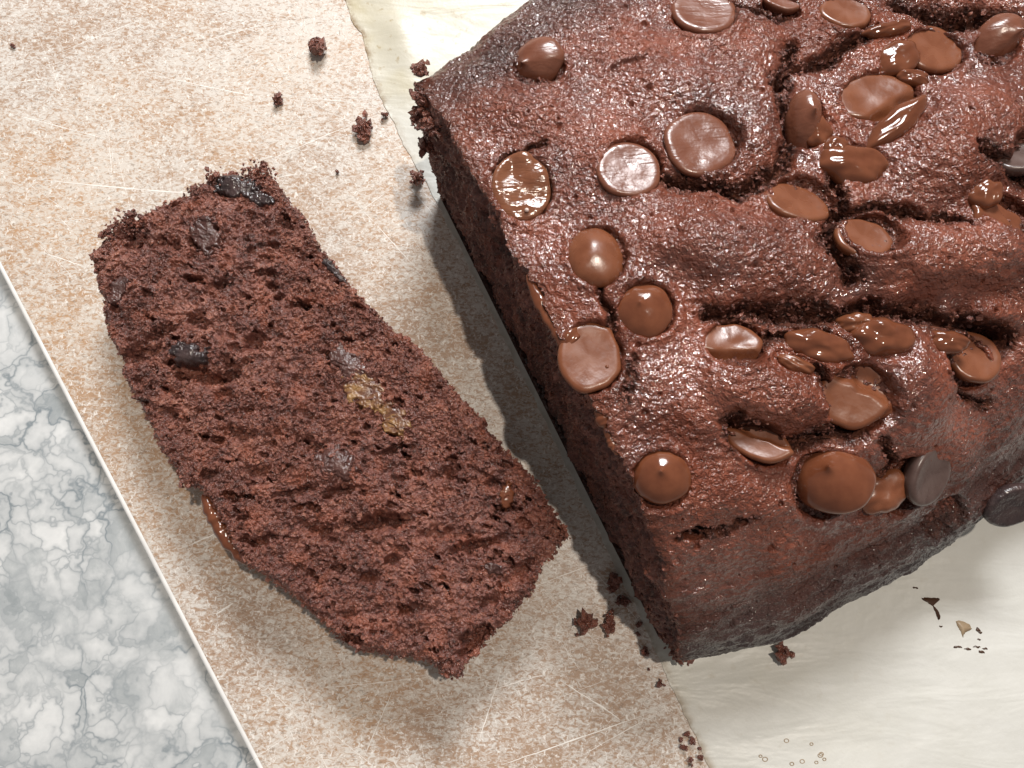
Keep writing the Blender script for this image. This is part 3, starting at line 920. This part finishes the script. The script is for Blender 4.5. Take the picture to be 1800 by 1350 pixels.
# chocolate: kind, px, py, rx px, ry px, height px, rot, tilt dir, tilt deg, sink mm, material, extras
CH = [
    ('disc', 1238, 14, 62, 58, 44, 0, -90, 12, 2.2, 'satin', dict(wob=.03)),
    ('cone', 946, 108, 50, 42, 40, -10, 150, 34, .9, 'satin', dict(bend=(-.35, -.1))),
    ('disc', 917, 326, 53, 64, 36, 0, 75, 4, 1.5, 'wet', dict(wob=.04, lumps=.16)),
    ('disc', 1106, 296, 57, 58, 38, 0, -70, 8, 1.7, 'satin', dict(wob=.03, lumps=.03)),
    ('disc', 1232, 250, 66, 66, 40, 10, -60, 8, 1.9, 'satin', dict(wob=.05, lumps=.05)),
    ('dome', 1046, 452, 50, 60, 46, -8, -90, 8, .9, 'matte', dict(wob=.05, lumps=.05)),
    ('cone', 1130, 546, 50, 50, 30, 0, 200, 10, .9, 'gloss', dict(wob=.05, lumps=.05, bend=(-.1, .1))),
    ('disc', 1036, 626, 54, 64, 40, 0, -100, 6, 1.3, 'matte', dict(wob=.07, lumps=.02)),
    ('disc', 1284, 604, 54, 44, 46, 0, -90, 16, .7, 'matte', dict(wob=.08, lumps=.05, bite=(-1.57, .35, .5))),
    ('disc', 1402, 352, 60, 44, 44, 14, -70, 24, .9, 'matte', dict(wob=.06)),
    ('disc', 1488, 16, 50, 46, 50, 0, -90, 14, 1.8, 'matte', dict(wob=.06)),
    ('disc', 1642, 82, 62, 56, 44, -20, -60, 12, 1.7, 'matte', dict(wob=.04, lumps=.04)),
    ('melt', 1580, 100, 48, 34, 40, -25, 180, 8, .7, 'gloss', dict(wob=.13, lumps=.11)),
    ('cone', 1752, 72, 60, 40, 46, -48, 60, 30, .8, 'satin', dict(wob=.05, bend=(.4, 0))),
    ('cone', 1412, 214, 33, 58, 48, 6, 90, 14, 1.2, 'satin', dict(wob=.05, bend=(.15, .2))),
    ('disc', 1540, 168, 78, 54, 46, -12, -100, 12, 1.7, 'matte', dict(wob=.06, lumps=.05, bite=(.5 - 1.57, .55, .45))),
    ('melt', 1578, 215, 72, 26, 50, -38, 120, 10, .5, 'gloss', dict(wob=.13, lumps=.11)),
    ('melt', 1500, 288, 64, 36, 60, 8, 100, 6, .8, 'gloss', dict(wob=.13, lumps=.11)),
    ('melt', 1470, 262, 26, 24, 50, 8, 100, 6, .6, 'gloss', dict(wob=.13, lumps=.11)),
    ('disc', 1520, 416, 52, 44, 46, 0, -80, 18, .5, 'matte', dict(wob=.06)),
    ('disc', 1790, 272, 44, 38, 44, 0, 250, 26, 1.4, 'grey', dict(wob=.04)),
    ('disc', 1762, 378, 54, 42, 46, 10, -60, 10, 1.0, 'gloss', dict(wob=.1, lumps=.1, bite=(.6, .25, .4))),
    ('melt', 1735, 340, 34, 26, 50, -30, 180, 8, .8, 'gloss', dict(wob=.13, lumps=.11)),
    ('melt', 1438, 608, 62, 30, 60, 12, 90, 10, .6, 'gloss', dict(wob=.13, lumps=.11)),
    ('melt', 1556, 592, 52, 38, 70, 10, 100, 8, 1.0, 'gloss', dict(wob=.13, lumps=.11)),
    ('melt', 1505, 566, 34, 18, 60, -10, 90, 8, .8, 'matte', dict(wob=.13, lumps=.11)),
    ('disc', 1714, 624, 50, 48, 46, 0, -80, 12, 1.1, 'matte', dict(wob=.05, lumps=.04)),
    ('melt', 1668, 600, 36, 22, 44, 10, 180, 8, .6, 'gloss', dict(wob=.13, lumps=.11)),
    ('disc', 1506, 692, 66, 58, 50, -30, 120, 15, 1.2, 'matte', dict(wob=.05, bite=(.45, .25, .55))),
    ('disc', 1334, 772, 58, 34, 44, 24, -150, 16, .7, 'matte', dict(wob=.05, bite=(-1.57 + 3.14, .15, .5))),
    ('cone', 1163, 836, 49, 47, 36, 0, 190, 8, 1.0, 'gloss', dict(wob=.03, bend=(-.05, .05))),
    ('cone', 1466, 842, 64, 58, 52, 0, 215, 22, 1.6, 'gloss', dict(wob=.03, bend=(-.15, .1))),
    ('melt', 1556, 866, 46, 34, 44, -30, 60, 14, .7, 'matte', dict(wob=.13, lumps=.1)),
    ('disc', 1640, 838, 46, 54, 50, 25, 40, 34, 3.4, 'grey', dict(wob=.03)),
    ('melt', 1562, 50, 46, 15, 40, -14, 90, 8, .5, 'gloss', dict(wob=.13, lumps=.11)),
    ('melt', 1606, 136, 34, 16, 40, 12, 90, 8, .5, 'gloss', dict(wob=.13, lumps=.11)),
    ('melt', 1400, 640, 34, 14, 40, 22, 90, 8, .4, 'matte', dict(wob=.13, lumps=.11)),
    ('melt', 1545, 722, 34, 16, 40, -20, 90, 8, .4, 'gloss', dict(wob=.13, lumps=.11)),
    ('melt', 1440, 232, 24, 30, 40, 20, 90, 8, .3, 'gloss', dict(wob=.13, lumps=.11)),
    ('disc', 1376, -4, 40, 26, 40, 20, -90, 10, .9, 'satin', dict(wob=.05)),
    ('disc', 1786, 893, 52, 40, 44, -15, 80, 40, .0, 'dark', dict(wob=.04)),
]


def top_relief(X, Y, full=True):
    """relief in mm over the smooth loaf top (world X, Y in mm) and how torn the surface is"""
    wx = X + 0.9 * noise(X / 4.5 + 3, Y / 4.5) + 0.35 * noise(X / 1.4, Y / 1.4 + 4)
    wy = Y + 0.9 * noise(X / 4.5, Y / 4.5 + 17) + 0.35 * noise(X / 1.4 + 8, Y / 1.4)
    h = 0.9 * noise(X / 17, Y / 17 + 2) + 0.45 * noise(X / 7 + 4, Y / 7)
    torn = 0 * X
    for (px, py, rx, ry, an, hh) in mounds:
        c = XYm(px, py)
        a = math.radians(-an)
        x, y = wx - c[0], wy - c[1]
        xr, yr = x * math.cos(a) + y * math.sin(a), -x * math.sin(a) + y * math.cos(a)
        q = (xr / (rx * KM)) ** 2 + (yr / (ry * KM)) ** 2
        h = h + hh * 1.15 * np.exp(-q ** 1.7)
    for (pl, w, dep) in cracks:
        pts = [XYm(*p) for p in pl]
        best = np.full(X.shape, 1e9)
        for p0, p1 in zip(pts[:-1], pts[1:]):
            d = p1 - p0
            t = np.clip(((wx - p0[0]) * d[0] + (wy - p0[1]) * d[1]) / (d @ d), 0, 1)
            best = np.minimum(best, np.hypot(wx - p0[0] - t * d[0], wy - p0[1] - t * d[1]))
        ww = w * (0.75 + 0.7 * (noise(X / 5 + 11, Y / 5) + .3))
        k = np.exp(-(best / np.maximum(ww, .3)) ** 2)
        h = h - dep * (.42 * k + .5 * np.exp(-(best / np.maximum(.45 * ww, .2)) ** 2))
        torn = np.maximum(torn, (1 if dep > 0 else .3) * sstep(.12, .55, k))
    return h, torn


def chip_dents(X, Y, h, torn):
    for c in CH:
        kind, px, py, rx, ry = c[:5]
        m = XYm(px + 3, py + 7)
        a = math.radians(-c[6])
        x, y = X - m[0], Y - m[1]
        xr, yr = x * math.cos(a) + y * math.sin(a), -x * math.sin(a) + y * math.cos(a)
        q = np.hypot(xr / (rx * KM), yr / (ry * KM)) + 0.06 * noise(X / 1.3, Y / 1.3)
        dep = {'disc': 1.7, 'cone': 1.2, 'dome': 1.2, 'melt': .4}[kind]
        k = 1 - sstep(.93, 1.07, q)
        lip = 0.6 * np.exp(-((q - 1.2) / .14) ** 2)
        h = h - dep * k + lip * (.6 if kind != 'melt' else .2)
        torn = np.maximum(torn, .7 * k * (kind != 'melt'))
    return h, torn


AA, SS = np.meshgrid(A, np.arange(NS), indexing='ij')
UU, ZZ = prof[SS][..., 0], prof[SS][..., 1]
la, lu, lz = loaf_base(AA, UU, ZZ)
bx, by, bz = to_world(la, lu, lz)
B = np.stack([bx, by, bz], -1)
du = np.gradient(B, axis=1)
da = np.gradient(B, axis=0)
nrm = np.cross(da, du)
nrm /= np.linalg.norm(nrm, axis=-1)[..., None] + 1e-12
if nrm[NA // 3, NS // 2, 2] < 0:
    nrm = -nrm
h0, torn = top_relief(bx, by)
h0, torn = chip_dents(bx, by, h0, torn)
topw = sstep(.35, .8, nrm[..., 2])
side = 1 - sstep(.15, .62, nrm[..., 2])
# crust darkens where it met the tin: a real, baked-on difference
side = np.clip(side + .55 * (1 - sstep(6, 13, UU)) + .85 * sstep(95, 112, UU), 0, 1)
h = h0 * topw
torn = torn * topw
# pimpled crust, smoother on the swellings
smooth_k = 0.55 + 0.45 * sstep(-.2, .5, noise(bx / 14 + 6, by / 14))
st = noise(bx / 1.25 + bz / 2, by / 0.95) * .22 + .17 * (np.abs(noise(bx / .75, by / .62 + bz / .8)) - .2) + .07 * noise(bx / .36, by / .36 + bz / .4)
h = h + st * smooth_k * (1 + .2 * side)
h = h - .8 * worley_pits(bx, by, 4.6, .25, .75, .30, 17) * topw
h = h + torn * .75 * crumb_height(bx + 50, by)
# crease under the rim on the near side, ridged skin on both flanks
cre = np.exp(-((UU - (105.8 + 2.0 * noise(AA / 14, AA * 0))) / 2.4) ** 2)
h = h - 1.7 * cre * sstep(3, 14, AA) * (1 - sstep(70, 100, AA))
flank = sstep(95, 103, UU)
h = h + flank * .45 * noise(AA / 4.5, lz / 1.1) + flank * .5 * noise(AA / 7.0 + 3, lz / 3.0)
h = h + (1 - sstep(0, 6, UU)) * .5 * noise(AA / 5, lz / 1.6)
near_cut = 1 - sstep(0, 2.2, AA)
shift = near_cut * (1.3 * noise(SS / 38.0, SS * 0 + 9) + .7 * noise(SS / 12.0, SS * 0 + 2) + .5 * noise(SS / 4.0, SS * 0 + 5))
L = B + nrm * h[..., None] - ea * (shift * 1.0)[..., None]
L[..., 2] = np.maximum(L[..., 2], LZ0 * 1e3)
LV = L * MM
l_origin = G1 + eu * UC * MM + ea * .07
l_origin[2] = LZ0
loaf = thing('chocolate_loaf', l_origin, 'dark chocolate loaf cake topped with chocolate chips, cut open at one end', 'loaf cake')
bottom = np.concatenate([np.arange(NA) * NS, (np.arange(NA) * NS + NS - 1)[::-1]])[None]
flipped = np.cross(da, du)[NA // 3, NS // 2, 2] < 0
gfc = grid_faces(NA, NS)
# grid_faces winds (i,j)->(i,j+1): along u then along a
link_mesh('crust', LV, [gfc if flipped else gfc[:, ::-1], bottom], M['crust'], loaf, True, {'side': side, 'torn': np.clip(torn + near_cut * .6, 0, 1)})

# cut face: rings from the crust's rim to the middle
NR = 110
rim = LV[0]
mid_w = (np.array(to_world(2.2, 56.0, 0.0)) * MM)
tr = np.linspace(0, 1, NR) ** 1.15
CFV = rim[None] * (1 - tr[:, None, None]) + mid_w * tr[:, None, None]
cu = ((CFV - G1) @ eu) / MM
cz = CFV[..., 2] / MM
ch = crumb_height(cu + 200, cz) * 1.3 - .4 + 1.4 * noise(cu / 7, cz / 7)
for (px, py, zz, r, dep) in [(862, 462, 31, 4.2, 4.5), (878, 430, 34, 3.0, 3.0), (835, 385, 34, 2.5, 2.0), (1000, 745, 30, 1.8, 2.0), (1075, 930, 22, 2.5, 2.0), (1010, 800, 18, 2.6, 1.6)]:
    c = P(px, py, zz * MM) - G1
    q = ((cu - c @ eu / MM) ** 2 + (cz - zz) ** 2) / r ** 2
    ch = ch - dep * np.exp(-q ** 1.5)
for (uu, zz, r, hh) in [(4, 30, 5, 1.6), (9, 35, 4, .8), (100, 14, 6, 1.2), (107, 8, 4, 1.6), (72, 16, 6, .6)]:
    ch = ch + hh * np.exp(-((cu - uu) ** 2 + (cz - zz) ** 2) / r ** 2)
wgt = sstep(0, .05, tr)[:, None]
CFV = CFV - ea * (ch * wgt * MM)[..., None]
CFV[..., 2] = np.maximum(CFV[..., 2], LZ0)
cf = grid_faces(NR, NS)
o = link_mesh('cut_face', CFV, cf, M['crumb'], loaf)
# grains on the cut face and its corners
ng = 4200
gp = CFV[1:].reshape(-1, 3)[rng.integers(0, (NR - 30) * NS, ng)]
gr = 0.2 * MM * np.exp(.4 * rng.normal(size=ng)).clip(.4, 2.2)
tuft = []
for (px, py, zz, r, n_) in [(738, 122, 35, 8, 120), (746, 172, 35, 15, 240), (738, 205, 32, 13, 200), (752, 255, 25, 12, 160), (762, 215, 35, 14, 160), (735, 312, 4, 8, 50), (1195, 1120, 8, 18, 170), (1200, 1150, 4, 12, 90), (1150, 1070, 14, 10, 60)]:
    for _ in range(n_):
        tuft.append(P(px + random.gauss(0, r * .6), py + random.gauss(0, r * .6), (zz + random.gauss(0, .6)) * MM))
tuft = np.array(tuft)
gv, gf = grains(np.vstack([gp, tuft]), np.concatenate([gr, .36 * MM * np.exp(.35 * rng.normal(size=len(tuft))).clip(.4, 2)]))
tag(link_mesh('crumb_grains', gv, gf, M['loose'], loaf, False), kind='stuff')

tw = (torn[:545] > .55).ravel().nonzero()[0]
tw = tw[rng.integers(0, len(tw), 6500)]
gv, gf = grains(LV[:545].reshape(-1, 3)[tw], 0.2 * MM * np.exp(.45 * rng.normal(size=len(tw))).clip(.4, 2.4))
tag(link_mesh('crack_crumbs', gv, gf, M['crumb'], loaf, False), kind='stuff')

# height of the finished crust, for seating the chocolate
TXY = LV[:, 90:740].reshape(-1, 3)
from mathutils import kdtree
sub = TXY[::5]
kd = kdtree.KDTree(len(sub))
for i, v in enumerate(sub):
    kd.insert((v[0], v[1], 0), i)
kd.balance()


def crust_z(x, y, r):
    zs = [sub[i][2] for (_, i, _) in kd.find_range((x, y, 0), r)]
    if not zs:
        zs = [sub[kd.find((x, y, 0))[1]][2]]
    return float(np.percentile(zs, 70))


def seat(px, py, r_mm):
    z = LP_Z
    for _ in range(4):
        p = P(px, py, z)
        z = crust_z(p[0], p[1], r_mm * 1.25 * MM)
    return P(px, py, z)


CHIP_OBJ = []
for k, c in enumerate(CH):
    kind, px, py, rx, ry, hp, rot, td, tl, sink, mt, ex = c
    rx, ry = rx * 1.06, ry * 1.06
    p = seat(px, py, .5 * (rx + ry) * KM)
    km = (CAM_H - p[2]) / F / math.cos(math.radians(12.6)) * 1.0
    V, f = chip_mesh(kind, rx * km, ry * km, hp * km, rot, td, tl, seed=k + 1, **ex)
    if kind == 'disc':
        zc = p[2] + (-0.1 + .35 * sink) * MM
    elif kind == 'melt':
        zc = p[2] + (sink * .5) * MM
    else:
        zc = p[2] + (sink - 1.4) * MM
    ctr = P(px, py, zc)
    nm = 'melted_chocolate' if kind == 'melt' else 'chocolate_chip'
    o = link_mesh(nm, V + ctr, f[:, ::-1], M[mt], loaf, True, None, ctr)
    CHIP_OBJ.append(o)

# tiny pale fat beads on three of the chips
for (ci, px, py, r) in [(3, 1099, 339, 4.2), (2, 926, 369, 4.5), (7, 1067, 645, 4)]:
    par = CHIP_OBJ[ci]
    cz_ = (np.array(par.location) + l_origin)[2]
    q = P(px, py, cz_ + 0.05 * MM)
    V, f = chip_mesh('dome', r * KM * MM, r * KM * MM, r * KM * MM * 1.4, 0, 0, 0, wob=.02, seg=20, rows_=12)
    link_mesh('fat_bead', V + q, f[:, ::-1], M['bead' if ci != 7 else 'gloss'], par)


def tube(name, pts_px, zz, rad, mat, parent, flat=.6, seed=0):
    """rounded run of melted chocolate along a path (px, z mm per point, radius px per point)"""
    p = np.array([P(x, y, z * MM) for (x, y), z in zip(pts_px, zz)])
    p = catmull(p, 60)
    r = catmull(np.array(rad, dtype=float)[:, None], 60)[:, 0] * KM * MM
    t = np.linspace(0, 1, 60)
    r = r * (1 + .3 * noise(t * 9 + seed, t * 0)) * np.sqrt(np.clip(1 - (2 * t - 1) ** 8, 0.0, 1))
    tan = np.gradient(p, axis=0)
    tan /= np.linalg.norm(tan, axis=1)[:, None]
    s1 = np.cross(tan, (0, 0, 1.0))
    s1 /= np.linalg.norm(s1, axis=1)[:, None]
    s2 = np.cross(s1, tan)
    th = np.linspace(0, 2 * math.pi, 20, endpoint=False)
    V = p[:, None] + r[:, None, None] * (s1[:, None] * np.cos(th)[None, :, None] + flat * s2[:, None] * np.sin(th)[None, :, None])
    V = V + (.12 * r[:, None] * noise(V[..., 0] / .0012, V[..., 1] / .0012 + seed))[..., None]
    return link_mesh(name, V, grid_faces(60, 20, True, 0, True), mat, parent)


tube('melted_chocolate', [(926, 482), (942, 515), (958, 545), (974, 570), (996, 590), (1012, 605)], [42.2, 42.3, 42.4, 42.6, 42.8, 43], [5, 11, 13, 14, 24, 26], M['gloss'], loaf, .55, 1)
tube('melted_chocolate', [(1037, 688), (1046, 700), (1054, 715), (1061, 738), (1067, 752)], [42.6, 42.6, 42.6, 42.5, 42.4], [7, 13, 11, 15, 8], M['gloss'], loaf, .7, 2)
tube('melted_chocolate', [(1063, 745), (1071, 765), (1079, 785), (1087, 800)], [42.2, 42, 41.8, 41.6], [6, 9, 8, 4], M['gloss'], loaf, .7, 3)

# ------------------------------------------------------------------ what is baked into the slice
tube('melted_chocolate', [(356, 868), (372, 898), (386, 924), (402, 952), (420, 974), (442, 996)], [13.6, 13.4, 13.2, 13.2, 13.4, 13.5], [8, 15, 17, 15, 12, 6], M['gloss'], slice_, 1.0, 7)

# ------------------------------------------------------------------ loose crumbs, each a thing of its own
def board_surf(x, y):
    return 0.0


def crumb(px, py, r_px, label, surf=board_surf, aspect=1.0, n=40, group=None, seed=0):
    p = P(px, py, 0.0)
    z0 = surf(p[0], p[1])
    rs = np.random.default_rng(seed + 500)
    r = r_px * .118 * MM
    cnt = max(6, n)
    pts = rs.normal(size=(cnt, 3)) * np.array([.36, .36 * aspect, .28]) * r
    rad = r * rs.uniform(.24, .5, cnt) * (1.0 if cnt > 12 else 1.5)
    v, f = grains(pts, rad)
    v[:, 2] -= v[:, 2].min()
    o = link_mesh('cake_crumb', v + (p[0], p[1], z0 + 0.01 * MM), f, M['loose'], None, False, None, (p[0], p[1], z0))
    tag(o, label, 'crumb', group)
    return o


crumb(560, 88, 17, 'largest loose cake crumb, dark and knobbly, on bare board up from the slice', n=46, seed=1)
crumb(490, 180, 10, 'small reddish cake crumb alone on the board, between slice and largest crumb', n=22, aspect=1.3, seed=2)
crumb(639, 232, 17, 'dark crumb with a reddish tip on the board beside the paper edge', n=42, aspect=1.3, seed=3)
crumb(677, 206, 8, 'flat thin reddish crumb touching the paper edge by the loaf corner', n=14, aspect=1.5, seed=4)
crumb(24, 82, 4, 'tiny dark speck of crumb on the pale bare corner of the board', n=7, seed=5)
crumb(594, 304, 4, 'tiny speck of crumb on the board near the slice tip', n=7, aspect=1.6, seed=6)
crumb(1027, 1092, 16, 'ragged dark crumb cluster on the board in the shade beside the slice', n=36, aspect=1.2, seed=7)
crumb(1068, 1097, 12, 'oval dark crumb on the board between ragged crumb cluster and paper', n=26, aspect=1.5, seed=8)
crumb(1076, 1022, 14, 'reddish brown crumb close to the loaf base at the shadow end', n=32, aspect=1.3, seed=9)
crumb(1095, 1058, 10, 'round dark crumb against the paper edge, beside a long white scratch', n=22, seed=10)
crumb(1132, 1146, 6, 'small round dark crumb on the board touching the brown stained paper edge', n=12, seed=11)
crumb(1160, 1199, 7, 'glossy dark crumb on the paper edge past the loaf corner', n=14, seed=12)
for k, (x, y, r) in enumerate([(1202, 1313, 6), (1216, 1302, 6), (1212, 1334, 5), (1230, 1330, 5), (1195, 1300, 4), (1229, 1315, 3.5), (1206, 1290, 4)]):
    crumb(x, y, r, 'tiny dark crumb in the sprinkle of specks along the paper edge far from the slice', n=8, group='specks of crumb sprinkled by the paper edge', seed=20 + k)
for k, (x, y, r) in enumerate([(1013, 1115, 3.5), (1122, 1098, 4), (1120, 1113, 3.5), (1140, 1176, 3)]):
    crumb(x, y, r, 'tiny speck of crumb among the larger crumbs by the loaf corner', n=7, group='specks among the larger crumbs', seed=40 + k)
crumb(735, 318, 10, 'reddish crumb on the white paper at the foot of the cut face', paper_z, n=26, seed=60)
crumb(1370, 1148, 13, 'pointed dark crumb on the paper poking out from under the loaf side', paper_z, n=30, aspect=1.5, seed=61)
